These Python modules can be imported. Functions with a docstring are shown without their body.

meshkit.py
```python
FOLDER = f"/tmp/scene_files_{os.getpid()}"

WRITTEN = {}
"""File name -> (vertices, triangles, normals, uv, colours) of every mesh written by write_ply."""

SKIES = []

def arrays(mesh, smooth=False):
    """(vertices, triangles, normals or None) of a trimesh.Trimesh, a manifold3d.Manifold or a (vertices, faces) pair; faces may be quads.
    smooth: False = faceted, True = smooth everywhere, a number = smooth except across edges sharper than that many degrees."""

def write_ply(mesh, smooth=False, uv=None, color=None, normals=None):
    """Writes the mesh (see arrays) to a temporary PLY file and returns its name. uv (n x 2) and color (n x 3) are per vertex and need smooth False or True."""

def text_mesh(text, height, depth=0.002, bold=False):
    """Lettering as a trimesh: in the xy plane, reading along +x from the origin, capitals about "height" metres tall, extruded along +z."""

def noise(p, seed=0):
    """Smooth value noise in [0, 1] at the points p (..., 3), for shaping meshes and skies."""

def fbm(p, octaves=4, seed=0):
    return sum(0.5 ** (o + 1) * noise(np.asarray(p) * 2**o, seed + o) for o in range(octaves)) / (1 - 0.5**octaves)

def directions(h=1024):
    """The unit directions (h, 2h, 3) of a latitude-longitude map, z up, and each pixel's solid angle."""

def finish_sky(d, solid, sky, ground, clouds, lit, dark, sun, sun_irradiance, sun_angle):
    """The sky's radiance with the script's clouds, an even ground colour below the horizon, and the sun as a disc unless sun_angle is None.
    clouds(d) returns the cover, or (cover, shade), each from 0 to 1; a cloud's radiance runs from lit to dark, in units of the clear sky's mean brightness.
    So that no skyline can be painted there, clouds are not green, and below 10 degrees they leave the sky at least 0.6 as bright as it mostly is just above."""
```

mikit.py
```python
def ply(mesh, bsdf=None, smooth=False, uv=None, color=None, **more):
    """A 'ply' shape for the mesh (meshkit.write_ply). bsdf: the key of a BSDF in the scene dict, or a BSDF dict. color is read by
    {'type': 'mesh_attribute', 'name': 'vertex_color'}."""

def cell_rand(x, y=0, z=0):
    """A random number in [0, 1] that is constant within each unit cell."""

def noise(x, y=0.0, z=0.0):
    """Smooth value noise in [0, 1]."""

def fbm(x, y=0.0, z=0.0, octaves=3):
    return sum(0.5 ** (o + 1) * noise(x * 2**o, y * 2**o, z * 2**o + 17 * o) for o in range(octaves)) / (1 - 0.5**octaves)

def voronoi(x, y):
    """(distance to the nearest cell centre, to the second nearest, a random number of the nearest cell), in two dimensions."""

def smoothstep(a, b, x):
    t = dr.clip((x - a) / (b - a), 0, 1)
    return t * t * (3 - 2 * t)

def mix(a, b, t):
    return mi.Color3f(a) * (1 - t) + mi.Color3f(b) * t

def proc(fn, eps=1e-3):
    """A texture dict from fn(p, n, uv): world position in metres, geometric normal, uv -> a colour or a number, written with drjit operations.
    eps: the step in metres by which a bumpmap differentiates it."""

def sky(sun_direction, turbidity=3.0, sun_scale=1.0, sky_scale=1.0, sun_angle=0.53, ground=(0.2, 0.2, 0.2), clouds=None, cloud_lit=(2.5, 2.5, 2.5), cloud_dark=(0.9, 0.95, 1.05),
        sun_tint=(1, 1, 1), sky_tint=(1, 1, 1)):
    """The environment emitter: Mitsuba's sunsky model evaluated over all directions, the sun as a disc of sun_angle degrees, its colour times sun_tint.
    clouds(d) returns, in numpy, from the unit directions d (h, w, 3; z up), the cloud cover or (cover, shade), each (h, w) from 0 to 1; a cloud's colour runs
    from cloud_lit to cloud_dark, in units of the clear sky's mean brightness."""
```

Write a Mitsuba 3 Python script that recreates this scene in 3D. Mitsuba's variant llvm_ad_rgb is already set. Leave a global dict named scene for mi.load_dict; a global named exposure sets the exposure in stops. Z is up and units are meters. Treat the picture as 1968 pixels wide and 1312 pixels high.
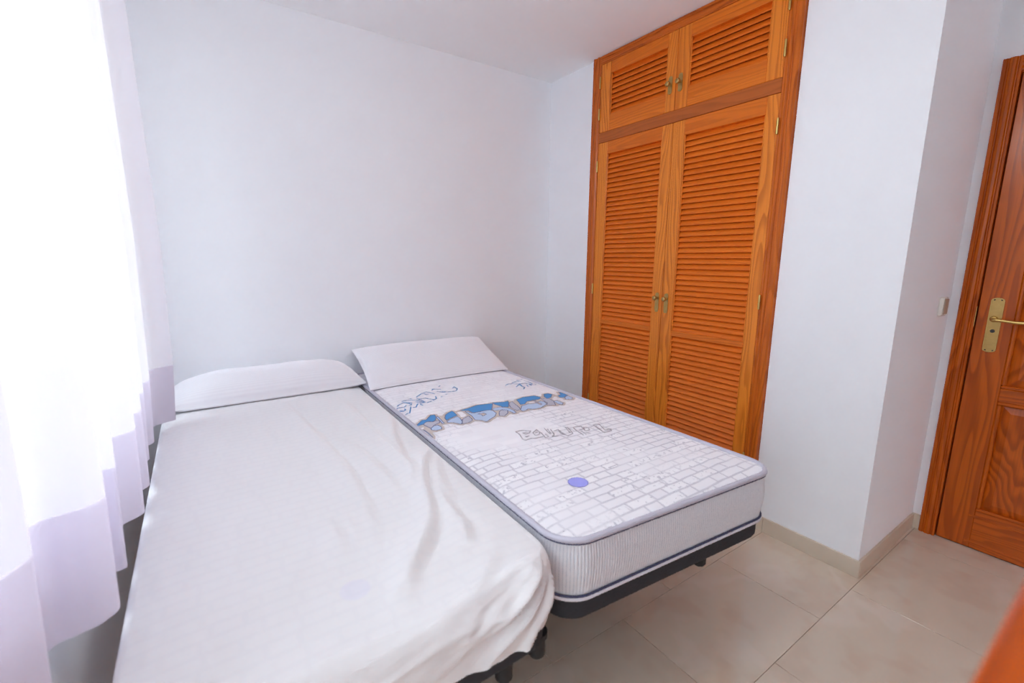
import math, random
import numpy as np, trimesh, drjit as dr, mitsuba as mi, mikit, meshkit
from mikit import proc, fbm, noise, cell_rand, smoothstep, mix
from shapely.geometry import Polygon, LineString
from shapely.ops import unary_union
from shapely.affinity import affine_transform
T = mi.ScalarTransform4f
scene, labels = {}, {}

# ---------------------------------------------------------------- camera, sky, exposure
# World: back wall y=0, wardrobe wall x=0, floor z=0, room towards -x and -y. Metres.
CAM, YAW, PITCH, ROLL, FPX = (-2.1437, -2.6772, 1.2889), 34.3331, -10.1854, 0.4163, 871.81
def camera_matrix():
    y, p, r = np.radians([YAW, PITCH, ROLL])
    fw = np.array([math.sin(y)*math.cos(p), math.cos(y)*math.cos(p), math.sin(p)])
    rt = np.array([math.cos(y), -math.sin(y), 0.0]); up = np.cross(rt, fw)
    up2 = up*math.cos(r) - rt*math.sin(r)
    return T().look_at(origin=list(CAM), target=(np.array(CAM)+fw).tolist(), up=up2.tolist())
scene['camera'] = {'type': 'thinlens', 'fov': math.degrees(2*math.atan(984/FPX)), 'fov_axis': 'x', 'to_world': camera_matrix(),
                   'aperture_radius': 0.0032, 'focus_distance': 2.35, 'near_clip': 0.02, 'far_clip': 100.0}
exposure = 3.9
def cloud_cover(d):
    return 0.9 * np.ones(d.shape[:2])
scene['sky'] = mikit.sky((-0.55, 0.35, 0.75), turbidity=4.0, sun_scale=0.0, sky_scale=1.0, ground=(0.45, 0.43, 0.41),
                         clouds=cloud_cover, cloud_lit=(2.36, 2.67, 2.86))
FILL_LAMP = {'type': 'area', 'radiance': {'type': 'rgb', 'value': [2.1, 2.24, 2.32]}}      # fill light added through the unseen pendant globe

# ---------------------------------------------------------------- helpers
def numbered(key):
    if key not in scene and not any(k.startswith(key + '__') for k in scene): return key
    n = 1
    while True:
        k = f'{key}_{n:03d}'
        if k not in scene and not any(q.startswith(k + '__') for q in scene): return k
        n += 1
def add(key, mesh, bsdf, smooth=False, **kw):
    key = numbered(key); scene[key] = mikit.ply(mesh, bsdf, smooth=smooth, **kw); return key
def put(key, shape):
    key = numbered(key); scene[key] = shape; return key
def tag(key, label, category=None, kind=None, group=None):
    d = {'label': label}
    if category: d['category'] = category
    if kind: d['kind'] = kind
    if group: d['group'] = group
    labels[key] = d
def box(x0, x1, y0, y1, z0, z1, c=0.0):
    if c <= 0:
        m = trimesh.creation.box(extents=(x1-x0, y1-y0, z1-z0)); m.apply_translation(((x0+x1)/2, (y0+y1)/2, (z0+z1)/2)); return m
    P = []
    for sx in (0, 1):
        for sy in (0, 1):
            for sz in (0, 1):
                b = np.array([(x0, x1)[sx], (y0, y1)[sy], (z0, z1)[sz]]); s = np.array([1-2*sx, 1-2*sy, 1-2*sz])
                for k in range(3):
                    o = np.array([c, c, c]); o[k] = 0; P.append(b + s*o)
    return trimesh.convex.convex_hull(np.array(P))
def cat(*ms): return trimesh.util.concatenate(list(ms))
def extrude_y(poly, y0, y1):
    """prism of an (x, z) outline along y"""
    m = trimesh.creation.extrude_polygon(Polygon(poly), abs(y1-y0), engine='earcut')
    v = m.vertices.copy(); m.vertices = np.c_[v[:, 0], min(y0, y1)+v[:, 2], v[:, 1]]; m.invert(); return m
def extrude_z(poly, z0, z1):
    m = trimesh.creation.extrude_polygon(Polygon(poly), z1-z0, engine='earcut'); m.apply_translation((0, 0, z0)); return m
def extrude_x(poly, x0, x1):
    """prism of a (y, z) outline along x"""
    m = trimesh.creation.extrude_polygon(poly if isinstance(poly, Polygon) else Polygon(poly), abs(x1-x0), engine='earcut')
    v = m.vertices.copy(); m.vertices = np.c_[min(x0, x1)+v[:, 2], v[:, 0], v[:, 1]]; return m
def lathe(profile, axis='z', n=24, at=(0, 0, 0)):
    m = trimesh.creation.revolve(np.array(profile), sections=n)
    if axis == 'x': m.apply_transform(trimesh.transformations.rotation_matrix(-math.pi/2, (0, 1, 0)))   # +z -> -x
    m.apply_translation(at); return m
def loft(rings, closed=True, cap0=False, cap1=False):
    R, N = len(rings), len(rings[0]); v = np.vstack(rings); f = []
    i = np.arange(N if closed else N-1); j = (i+1) % N
    for r in range(R-1):
        a, b = r*N, (r+1)*N
        f += [np.c_[a+i, a+j, b+j], np.c_[a+i, b+j, b+i]]
    for on, r, flip in ((cap0, 0, True), (cap1, R-1, False)):
        if on:
            c = len(v); v = np.vstack([v, rings[r].mean(0)]); a = r*N
            f.append(np.c_[np.full(len(i), c), a+j, a+i] if flip else np.c_[np.full(len(i), c), a+i, a+j])
    return trimesh.Trimesh(v, np.vstack(f), process=False)
def tube(path, rad, n=10, closed=False):
    P = np.array(path, float); N = len(P)
    if closed: t = np.roll(P, -1, 0) - np.roll(P, 1, 0)
    else: t = np.gradient(P, axis=0)
    t /= np.linalg.norm(t, axis=1, keepdims=True)
    ref = np.array([0, 0, 1.0]) if abs(t[:, 2]).max() < 0.9 else np.array([0.3, 0.9, 0.2])
    s = np.cross(t, ref); s /= np.linalg.norm(s, axis=1, keepdims=True); u = np.cross(s, t)
    rad = np.broadcast_to(rad, N)[:, None]
    rings = []
    for k in range(n):
        a = 2*math.pi*k/n; rings.append(P + rad*(math.cos(a)*s + math.sin(a)*u))
    rings = [np.array([rings[k][i] for k in range(n)]) for i in range(N)]
    if closed: rings.append(rings[0])
    return loft(rings, True, not closed, not closed)
def spline(pts, per=8):
    P = np.array(pts, float); P = np.vstack([2*P[0]-P[1], P, 2*P[-1]-P[-2]]); out = []
    for i in range(1, len(P)-2):
        for t in np.arange(per)/per:
            a, b, c, d = P[i-1], P[i], P[i+1], P[i+2]
            out.append(0.5*(2*b+(c-a)*t+(2*a-5*b+4*c-d)*t*t+(3*b-a-3*c+d)*t**3))
    out.append(P[-2]); return np.array(out)

# ---------------------------------------------------------------- materials
def bsdf(key, d, two=True): scene[key] = {'type': 'twosided', 'bsdf': d} if two else d
def rgb(*c): return {'type': 'rgb', 'value': list(c)}
def lin(r, g, b):
    c = np.array([r, g, b])/255.0
    return tuple(float(x) for x in np.where(c <= 0.04045, c/12.92, ((c+0.055)/1.055)**2.4))
def principled(color, rough=0.5, **kw): return {'type': 'principled', 'base_color': color if isinstance(color, dict) else rgb(*color), 'roughness': rough, **kw}
def bumped(inner, fn, scale=1.0, eps=1e-3): return {'type': 'bumpmap', 'arbitrary': proc(fn, eps), 'scale': scale, 'bsdf': inner}

def plaster_color(p, n, uv):
    f = fbm(p.x*1.7+3, p.y*1.7, p.z*1.7, 3)
    return mix((0.82, 0.835, 0.865), (0.85, 0.865, 0.89), f)
def plaster_bump(p, n, uv): return fbm(p.x*70, p.y*70, p.z*70, 3)*0.0006 + fbm(p.x*9, p.y*9, p.z*9, 2)*0.0012
bsdf('mat_wall', bumped(principled(proc(plaster_color), 0.85, specular=0.2), plaster_bump, 1.0, 2e-3))
bsdf('mat_ceiling', {'type': 'diffuse', 'reflectance': rgb(0.87, 0.875, 0.88)})

def wood(grain, light, mid, dark, scale=1.0, lines=0.58, seed=0.0, rough=0.32, coat=0.35, board=0.07):
    """Varnished pine. grain 'z' or 'y': the direction along which the fibres run (world metres); board: width over which the tone changes."""
    def color(p, n, uv):
        if grain == 'z': a, l, o = p.y, p.z, p.x
        elif grain == 'y': a, l, o = p.z, p.y, p.x
        else: a, l, o = p.y, p.x, p.z
        a = a*scale; l = l*scale
        warp = fbm(a*9+seed, l*1.1+seed, o*3, 3)
        ring = a*55 + warp*9.0 + fbm(a*30, l*2.5+7+seed, 0.0, 2)*1.6
        t = ring - dr.floor(ring)
        line = smoothstep(0.25, 0.85, t)*(1 - smoothstep(0.88, 1.0, t))
        fine = fbm(a*420, l*7+seed, o*40, 2)
        tone = noise(a/board+seed*3, l*0.6, seed)
        c = mix(light, mid, tone*0.75 + 0.15)
        c = mix(c, dark, line*lines*(0.45+0.8*noise(a*14+2, l*1.3, seed)))
        return c*(0.90+0.2*fine)
    return principled(proc(color), rough, specular=0.28, clearcoat=coat*0.4, clearcoat_gloss=0.85)
PL, PM, PD = (0.79, 0.255, 0.030), (0.69, 0.185, 0.016), (0.40, 0.068, 0.004)
bsdf('mat_pine_upright', wood('z', PL, PM, PD, seed=1.3))
bsdf('mat_pine_upright_b', wood('z', PL, PM, PD, seed=8.7))
bsdf('mat_pine_level', wood('y', (0.72, 0.185, 0.014), (0.62, 0.135, 0.008), PD, seed=2.1, lines=0.45))
bsdf('mat_slat', wood('y', (0.74, 0.170, 0.014), (0.66, 0.135, 0.010), (0.40, 0.06, 0.003), seed=5.5, board=0.028, lines=0.16))
bsdf('mat_slat_b', wood('y', (0.78, 0.190, 0.018), (0.68, 0.145, 0.011), (0.40, 0.06, 0.003), seed=15.5, board=0.028, lines=0.22))
bsdf('mat_casing', wood('z', (0.60, 0.145, 0.014), (0.48, 0.095, 0.007), (0.27, 0.040, 0.003), seed=3.9, board=0.03))
bsdf('mat_casing_level', wood('y', (0.60, 0.145, 0.014), (0.48, 0.095, 0.007), (0.27, 0.040, 0.003), seed=3.1, board=0.03))
bsdf('mat_rail', wood('y', (0.45, 0.112, 0.020), (0.41, 0.097, 0.017), (0.34, 0.075, 0.012), seed=6.6, coat=0.15))
bsdf('mat_door_upright', wood('z', (0.56, 0.120, 0.004), (0.46, 0.085, 0.003), (0.25, 0.030, 0.001), seed=4.4, rough=0.28, coat=0.5, scale=0.8))
bsdf('mat_door_level', wood('y', (0.54, 0.112, 0.004), (0.45, 0.082, 0.003), (0.25, 0.030, 0.001), seed=9.4, rough=0.28, coat=0.5))
def door_panel_color(p, n, uv):
    a, l = p.y, p.z
    cx = a + 2.52 + 0.10*(fbm(l*1.7, 3.0, 0.0, 2)-0.5)
    r = dr.abs(cx)*26 + fbm(a*10, l*3.2, 5.0, 3)*5.5 + 1.6*dr.sin(l*5.3+1.0)
    t = r - dr.floor(r)
    line = smoothstep(0.2, 0.7, t)*(1-smoothstep(0.8, 1.0, t))
    c = mix((0.60, 0.135, 0.005), (0.47, 0.085, 0.003), noise(a*9, l*2, 3.0))
    return mix(c, (0.25, 0.032, 0.001), line*0.6)*(0.88+0.24*fbm(a*300, l*6, 0.0, 2))
bsdf('mat_door_panel', principled(proc(door_panel_color), 0.26, specular=0.28, clearcoat=0.2, clearcoat_gloss=0.85))
bsdf('mat_cabinet', wood('x', (0.47, 0.075, 0.001), (0.40, 0.058, 0.001), (0.27, 0.030, 0.001), seed=12.0, rough=0.3, coat=0.4))
bsdf('mat_gap_shade', principled((0.10, 0.024, 0.004), 0.7))  # dark colour that paints the shade between the louvre slats

def brass_color(p, n, uv): return mix((0.52, 0.35, 0.13), (0.40, 0.25, 0.08), fbm(p.x*60, p.y*60, p.z*60, 3))
bsdf('mat_brass', principled(proc(brass_color), 0.36, metallic=0.85, specular=0.5))
bsdf('mat_brass_bright', principled((0.60, 0.42, 0.14), 0.28, metallic=0.9))
bsdf('mat_dark_metal', principled((0.03, 0.026, 0.022), 0.5))

def marble(p, seed):
    f = fbm(p.x*3.2+seed, p.y*3.2, seed, 4); g = fbm(p.x*11+seed*2, p.y*11+f*2, 1.0, 3)
    v = 1-dr.abs(2*fbm(p.x*2.1+seed*5+f, p.y*2.9-f, 2.0, 4)-1)
    c = mix((0.62, 0.515, 0.405), (0.69, 0.595, 0.49), f)
    c = mix(c, (0.56, 0.40, 0.30), smoothstep(0.48, 0.8, g)*0.36)
    return mix(c, (0.72, 0.62, 0.53), smoothstep(0.86, 0.99, v)*0.5)
for k, s in (('mat_marble', 0.0), ('mat_marble_b', 7.3), ('mat_marble_c', 13.9)):
    bsdf(k, principled(proc(lambda p, n, uv, s=s: marble(p, s)), 0.075, specular=0.5))
def skirting_color(p, n, uv):
    f = fbm(p.x*7+p.z*3, p.y*7, p.z*9, 4)
    return mix((0.55, 0.46, 0.36), (0.65, 0.56, 0.455), f)
bsdf('mat_skirting', principled(proc(skirting_color), 0.25, specular=0.5))
bsdf('mat_grout', principled((0.36, 0.27, 0.20), 0.8))

def pillow_color(p, n, uv):
    s = dr.sin(uv.y*2*math.pi/0.011)
    return mix((0.82, 0.81, 0.845), (0.85, 0.845, 0.875), 0.5+0.5*s)
def pillow_bump(p, n, uv): return 0.0004*dr.sin(uv.y*2*math.pi/0.011) + 0.0006*fbm(uv.x*45, uv.y*8, 0.0, 2)
bsdf('mat_pillow', bumped(principled(proc(pillow_color), 0.8, specular=0.2, sheen=0.2), pillow_bump, 1.0, 1.5e-3))

def brick_pattern(x, y, pitch=0.0345, long=0.098, short=0.055):
    """(distance to the nearest joint in metres, a random number of the brick) of a printed bond of long and short bricks"""
    r = dr.floor(y/pitch); fy = y - r*pitch
    period = long+short
    xs = x + period*0.5*(r - 2*dr.floor(r*0.5)) + 0.035*(cell_rand(r, 3.0)-0.5)
    k = dr.floor(xs/period); fx = xs - k*period
    dx = dr.minimum(dr.minimum(fx, dr.abs(fx-long)), period-fx)
    dy = dr.minimum(fy, pitch-fy)
    return dr.minimum(dx, dy), cell_rand(k*2+dr.select(fx > long, 1.0, 0.0), r, 5.0)
def ticking_color(p, n, uv):
    w = 0.006*(fbm(p.x*22, p.y*22, 0.0, 2)-0.5)
    d, h = brick_pattern(p.x+w, p.y+w)
    joint = 1 - smoothstep(0.0012, 0.0058, d)
    faint = 0.35 + 0.65*smoothstep(-0.98, -1.2, p.y)
    blank = smoothstep(0.16, 0.30, dr.sqrt(dr.square((p.x+1.22)*1.0)+dr.square((p.y+1.27)*1.6)))
    patchy = 0.45 + 0.75*smoothstep(0.30, 0.62, fbm(p.x*5+3, p.y*5, 0.0, 3))
    c = mix((0.80, 0.79, 0.83), (0.86, 0.855, 0.885), h)
    c = mix(c, (0.46, 0.45, 0.51), joint*faint*blank*dr.minimum(patchy, 1.0)*0.62)
    speck = smoothstep(0.64, 0.72, fbm(p.x*130, p.y*130, h*30, 2))*smoothstep(0.55, 0.8, h)*faint*blank
    return mix(c, (0.42, 0.42, 0.48), speck*0.7)
def ticking_bump(p, n, uv):
    w = 0.006*(fbm(p.x*22, p.y*22, 0.0, 2)-0.5)
    d, h = brick_pattern(p.x+w, p.y+w)
    return 0.0016*smoothstep(0.0, 0.014, d) + 0.002*fbm(p.x*17, p.y*17, 0.0, 2)
bsdf('mat_ticking', bumped(principled(proc(ticking_color), 0.75, specular=0.25), ticking_bump, 1.0, 2e-3))
def border_color(p, n, uv):
    t = uv.x/0.0085; t = t - dr.floor(t)
    c = mix((0.74, 0.755, 0.79), (0.56, 0.60, 0.66), smoothstep(0.55, 0.8, t)*(1-smoothstep(0.9, 1.0, t)))
    return mix(c, (0.82, 0.82, 0.84), 0.35*noise(uv.x*160, uv.y*160))
def border_bump(p, n, uv):
    band = 0.5+0.5*dr.sin(uv.y*2*math.pi/0.05)
    return 0.0008*dr.sin(uv.x*2*math.pi/0.0085) + 0.0012*band + 0.0005*dr.sin(uv.y*2*math.pi/0.007)*band
bsdf('mat_border', bumped(principled(proc(border_color), 0.7, specular=0.3), border_bump, 1.0, 1e-3))
bsdf('mat_piping', principled((0.50, 0.49, 0.57), 0.55, sheen=0.3))
bsdf('mat_piping_pale', principled((0.66, 0.65, 0.70), 0.6))
bsdf('mat_navy', principled((0.045, 0.05, 0.11), 0.6))
for k, c in (('mat_print_blue', (0.09, 0.29, 0.60)), ('mat_print_light', (0.47, 0.58, 0.76)), ('mat_print_grey', (0.50, 0.50, 0.58)), ('mat_print_tan', (0.58, 0.51, 0.48)),
             ('mat_print_outline', (0.19, 0.20, 0.32)), ('mat_print_scribble', (0.08, 0.22, 0.48)), ('mat_print_word', (0.37, 0.34, 0.36)), ('mat_dot', (0.36, 0.37, 0.84)), ('mat_dot_rim', (0.22, 0.22, 0.62))):
    bsdf(k, principled(c, 0.75, specular=0.2))

def sheet_color(p, n, uv):
    d, h = brick_pattern(p.x, p.y)
    m = (1-smoothstep(0.002, 0.008, d))*0.09*smoothstep(0.603, 0.612, p.z) + 0.03*h*smoothstep(-1.2, -1.6, p.y)
    c = mix((0.765, 0.76, 0.765), (0.60, 0.60, 0.65), m)
    spot = 1 - smoothstep(0.026, 0.034, dr.sqrt(dr.square(p.x+1.94)+dr.square(p.y+1.815)))
    return mix(c, (0.62, 0.62, 0.86), spot*0.22)
def sheet_bump(p, n, uv): return 0.0012*fbm(p.x*26, p.y*26, p.z*26, 3)
bsdf('mat_sheet', bumped(principled(proc(sheet_color), 0.75, specular=0.2, sheen=0.15), sheet_bump, 1.0, 2e-3))
def charcoal_color(p, n, uv): return mix((0.030, 0.031, 0.036), (0.046, 0.047, 0.053), fbm(p.x*220, p.y*220, p.z*220, 2))
bsdf('mat_charcoal', principled(proc(charcoal_color), 0.75, specular=0.25))
bsdf('mat_black', principled((0.012, 0.012, 0.014), 0.5))
bsdf('mat_sheer', {'type': 'principledthin', 'base_color': rgb(0.90, 0.89, 0.93), 'roughness': 0.9, 'diff_trans': 0.52, 'spec_trans': 0.0}, two=False)
bsdf('mat_hem', {'type': 'principledthin', 'base_color': rgb(0.86, 0.83, 0.90), 'roughness': 0.9, 'diff_trans': 0.8, 'spec_trans': 0.0}, two=False)
scene['mat_glass'] = {'type': 'thindielectric', 'int_ior': 1.5}
bsdf('mat_white_metal', principled((0.78, 0.78, 0.78), 0.35))
bsdf('mat_switch', principled((0.80, 0.78, 0.72), 0.4))
bsdf('mat_switch_front', principled((0.46, 0.36, 0.28), 0.45))

# ---------------------------------------------------------------- the setting
H, XD, YN, XL, YF = 2.5, 0.669, -2.094, -2.47, -3.75     # ceiling, door wall x, niche face y, window wall x, wall behind the camera y
YA, YB = -0.433, -1.650                                    # wardrobe casing, outer edges
W0, W1, WZ0, WZ1 = -0.44, -1.90, 0.79, 2.36; V0, V1, VZ0 = -2.20, -3.06, 0.03                # curtained window opening; V: opening of the added balcony door
tag(add('wall_back', box(XL-0.25, 0.6, 0, 0.12, 0, H), 'mat_wall'), 'plain white wall behind the pillows', kind='structure')
tag(add('wall_right', cat(box(0, 0.5, YA+0.004, 0, 0, H), box(0, XD+0.12, YN, YB-0.004, 0, H), box(0, 0.5, YB-0.004, YA+0.004, 0, 0.10)), 'mat_wall'),
    'white wall around the built-in wardrobe, turning into the door niche', kind='structure')
DY0, DY1, DZ = -2.188, -2.965, 2.045
tag(add('wall_door', cat(box(XD, XD+0.12, DY0+0.02, YN, 0, H), box(XD, XD+0.12, DY1-0.02, DY0+0.02, DZ+0.02, H), box(XD, XD+0.12, YF, DY1-0.02, 0, H), box(XD+0.06, XD+0.12, DY1-0.02, DY0+0.02, 0, DZ+0.02)), 'mat_wall'),  # last box: unseen backing added to stop light leaking past the door
    'white wall holding the wooden door', kind='structure')
tag(add('wall_left', cat(box(XL-0.25, XL, W0, 0, 0, H), box(XL-0.25, XL, V0, W1, 0, H), box(XL-0.25, XL, YF, V1, 0, H), box(XL-0.25, XL, V1, V0, WZ1, H), box(XL-0.25, XL, V1, V0, 0, VZ0), box(XL-0.25, XL, W1, W0, 0, WZ0), box(XL-0.25, XL, W1, W0, WZ1, H)), 'mat_wall'),
    'white window wall behind the curtain', kind='structure')
tag(add('wall_front', box(XL-0.25, XD+0.12, YF-0.12, YF, 0, H), 'mat_wall'), 'white wall behind the viewpoint', kind='structure')
tag(add('ceiling', box(XL-0.25, XD+0.12, YF-0.12, 0.12, H, H+0.1), 'mat_ceiling'), 'plain white ceiling', kind='structure')
tag(add('floor', box(XL-0.25, XD+0.12, YF-0.12, 0.12, -0.08, -0.004), 'mat_grout'), 'beige polished marble tile floor', kind='structure')
random.seed(5)
row = 0; y1 = -1.711+0.402*5
while y1 > YF:
    y0 = y1-0.402
    k = round((-1.711-y1)/0.402)
    xs = [(-0.38 if k % 2 == 0 else -0.105)+0.604*n for n in range(-6, 4)]
    for a, b in zip(xs[:-1], xs[1:]):
        a2, b2 = max(a+0.0009, XL), min(b-0.0009, XD); t0, t1 = max(y0+0.0009, YF), min(y1-0.0009, 0.0)
        if b2-a2 > 0.02 and t1-t0 > 0.02 and not (t0 > YN+0.03 and a2 > 0):
            if t0 > YN+0.03: b2 = min(b2, 0.02)
            add('floor__tile', box(a2, b2, t0, t1, -0.009, 0.0, 0.0004), random.choice(('mat_marble', 'mat_marble_b', 'mat_marble_c')))
    y1 = y0
def skirting(key, pieces, label):
    for m in pieces: add(key+'__tile', m, 'mat_skirting')
    tag(key, label, kind='structure')
BH = 0.074
skirting('baseboard_right', [box(-0.010, 0, -1.708, YB-0.002, 0, BH, 0.0012), box(-0.010, 0, YN-0.010, -1.7095, 0, BH, 0.0012)], 'beige marble skirting below the white wall beside the wardrobe')
skirting('baseboard_niche', [box(0.0005, 0.40, YN-0.010, YN, 0, BH, 0.0012), box(0.4012, XD-0.0105, YN-0.010, YN, 0, BH, 0.0012)], 'beige marble skirting along the door niche')
skirting('baseboard_door', [box(XD-0.010, XD, -2.127, YN-0.0002, 0, BH, 0.0012)], 'short piece of beige skirting beside the door casing')

# windows: one behind the curtain, plus an unseen balcony door added for fill daylight
def window(key, y0, y1, z0, z1, label):
    x0, x1, ym = XL-0.20, XL-0.14, (y0+y1)/2
    for m in (box(x0, x1, y1, y0, z0, z0+0.05, .003), box(x0, x1, y1, y0, z1-0.05, z1, .003), box(x0, x1, y0-0.05, y0, z0+0.05, z1-0.05, .003),
              box(x0, x1, y1, y1+0.05, z0+0.05, z1-0.05, .003), box(x0, x1, ym-0.035, ym+0.035, z0+0.05, z1-0.05, .003)): add(key+'__frame', m, 'mat_white_metal')
    x = (x0+x1)/2
    for a, b in ((y1+0.05, ym-0.035), (ym+0.035, y0-0.05)):
        add(key+'__pane', trimesh.Trimesh([[x, a, z0+0.05], [x, b, z0+0.05], [x, b, z1-0.05], [x, a, z1-0.05]], [[0, 1, 2], [0, 2, 3]], process=False), 'mat_glass')
    tag(key, label, kind='structure')
window('window_1', W0, W1, WZ0, WZ1, 'two-pane window behind the sheer curtain')
window('window_2', V0, V1, VZ0, WZ1, 'added glazed balcony door behind the viewpoint, unseen, letting in fill daylight')

# ---------------------------------------------------------------- door in the niche
d = 'door_1'
def casing_profile(sign, at):  # (depth, across) outline of a moulded architrave 62 mm wide
    pass
CY0, CY1, CZ = -2.128, -2.186, 2.108
def architrave(y0, y1, z0, z1):
    """upright moulded casing on the door wall, from outer edge y0 to inner edge y1"""
    s = y1-y0
    prof = [(0, 0), (-0.014, 0), (-0.019, 0.06), (-0.019, 0.22), (-0.015, 0.27), (-0.015, 0.33), (-0.021, 0.40), (-0.023, 0.55), (-0.021, 0.70), (-0.015, 0.76), (-0.015, 0.82), (-0.019, 0.88), (-0.017, 1.0), (0, 1.0)]
    return extrude_z([(XD+a, y0+b*s) for a, b in prof], z0, z1)
add(d+'__casing', architrave(CY0, CY1, 0, CZ), 'mat_door_upright', 25)
add(d+'__casing', architrave(-3.025, -2.967, 0, CZ), 'mat_door_upright', 25)
topc = architrave(0, 0.058, CY1-0.0004, -2.9666); v = topc.vertices.copy()
topc.vertices = np.c_[v[:, 0], v[:, 2], CZ-v[:, 1]]; topc.invert()
topc = trimesh.Trimesh(np.array(topc.vertices), np.array(topc.faces), process=False)
zc = box(XD-0.018, XD-0.0005, -3.024, CY0-0.001, CZ-0.058, CZ, .002)
add(d+'__casing', extrude_y([(XD+a, CZ-b*0.058) for a, b in [(0, 0), (-0.014, 0), (-0.019, 0.06), (-0.019, 0.22), (-0.015, 0.27), (-0.021, 0.40), (-0.023, 0.55), (-0.021, 0.70), (-0.015, 0.76), (-0.019, 0.88), (-0.017, 1.0), (0, 1.0)]], -2.9672, CY1+0.0002), 'mat_door_level', 25)
add(d+'__jamb', cat(box(XD-0.002, XD+0.10, DY0+0.002, DY0+0.018, 0, DZ+0.016), box(XD-0.002, XD+0.10, DY1-0.018, DY1-0.002, 0, DZ+0.016), box(XD+0.0, XD+0.10, DY1-0.002, DY0+0.002, DZ+0.002, DZ+0.016)), 'mat_door_upright')
LX0, LX1 = XD-0.006, XD+0.034                                # leaf
L0, L1, LZ0, LZ1 = DY0-0.003, DY1+0.003, 0.004, DZ-0.002
SW = 0.112
add(d+'__stile', box(LX0, LX1, L0-SW, L0, LZ0, LZ1, .0015), 'mat_door_upright'); add(d+'__stile', box(LX0, LX1, L1, L1+SW, LZ0, LZ1, .0015), 'mat_door_upright')
P0, P1 = L0-SW-0.0003, L1+SW+0.0003
for z0, z1 in ((LZ0, 0.185), (0.70, 0.758), (1.90, LZ1)): add(d+'__rail', box(LX0, LX1, P1, P0, z0, z1, .0015), 'mat_door_level')
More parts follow.
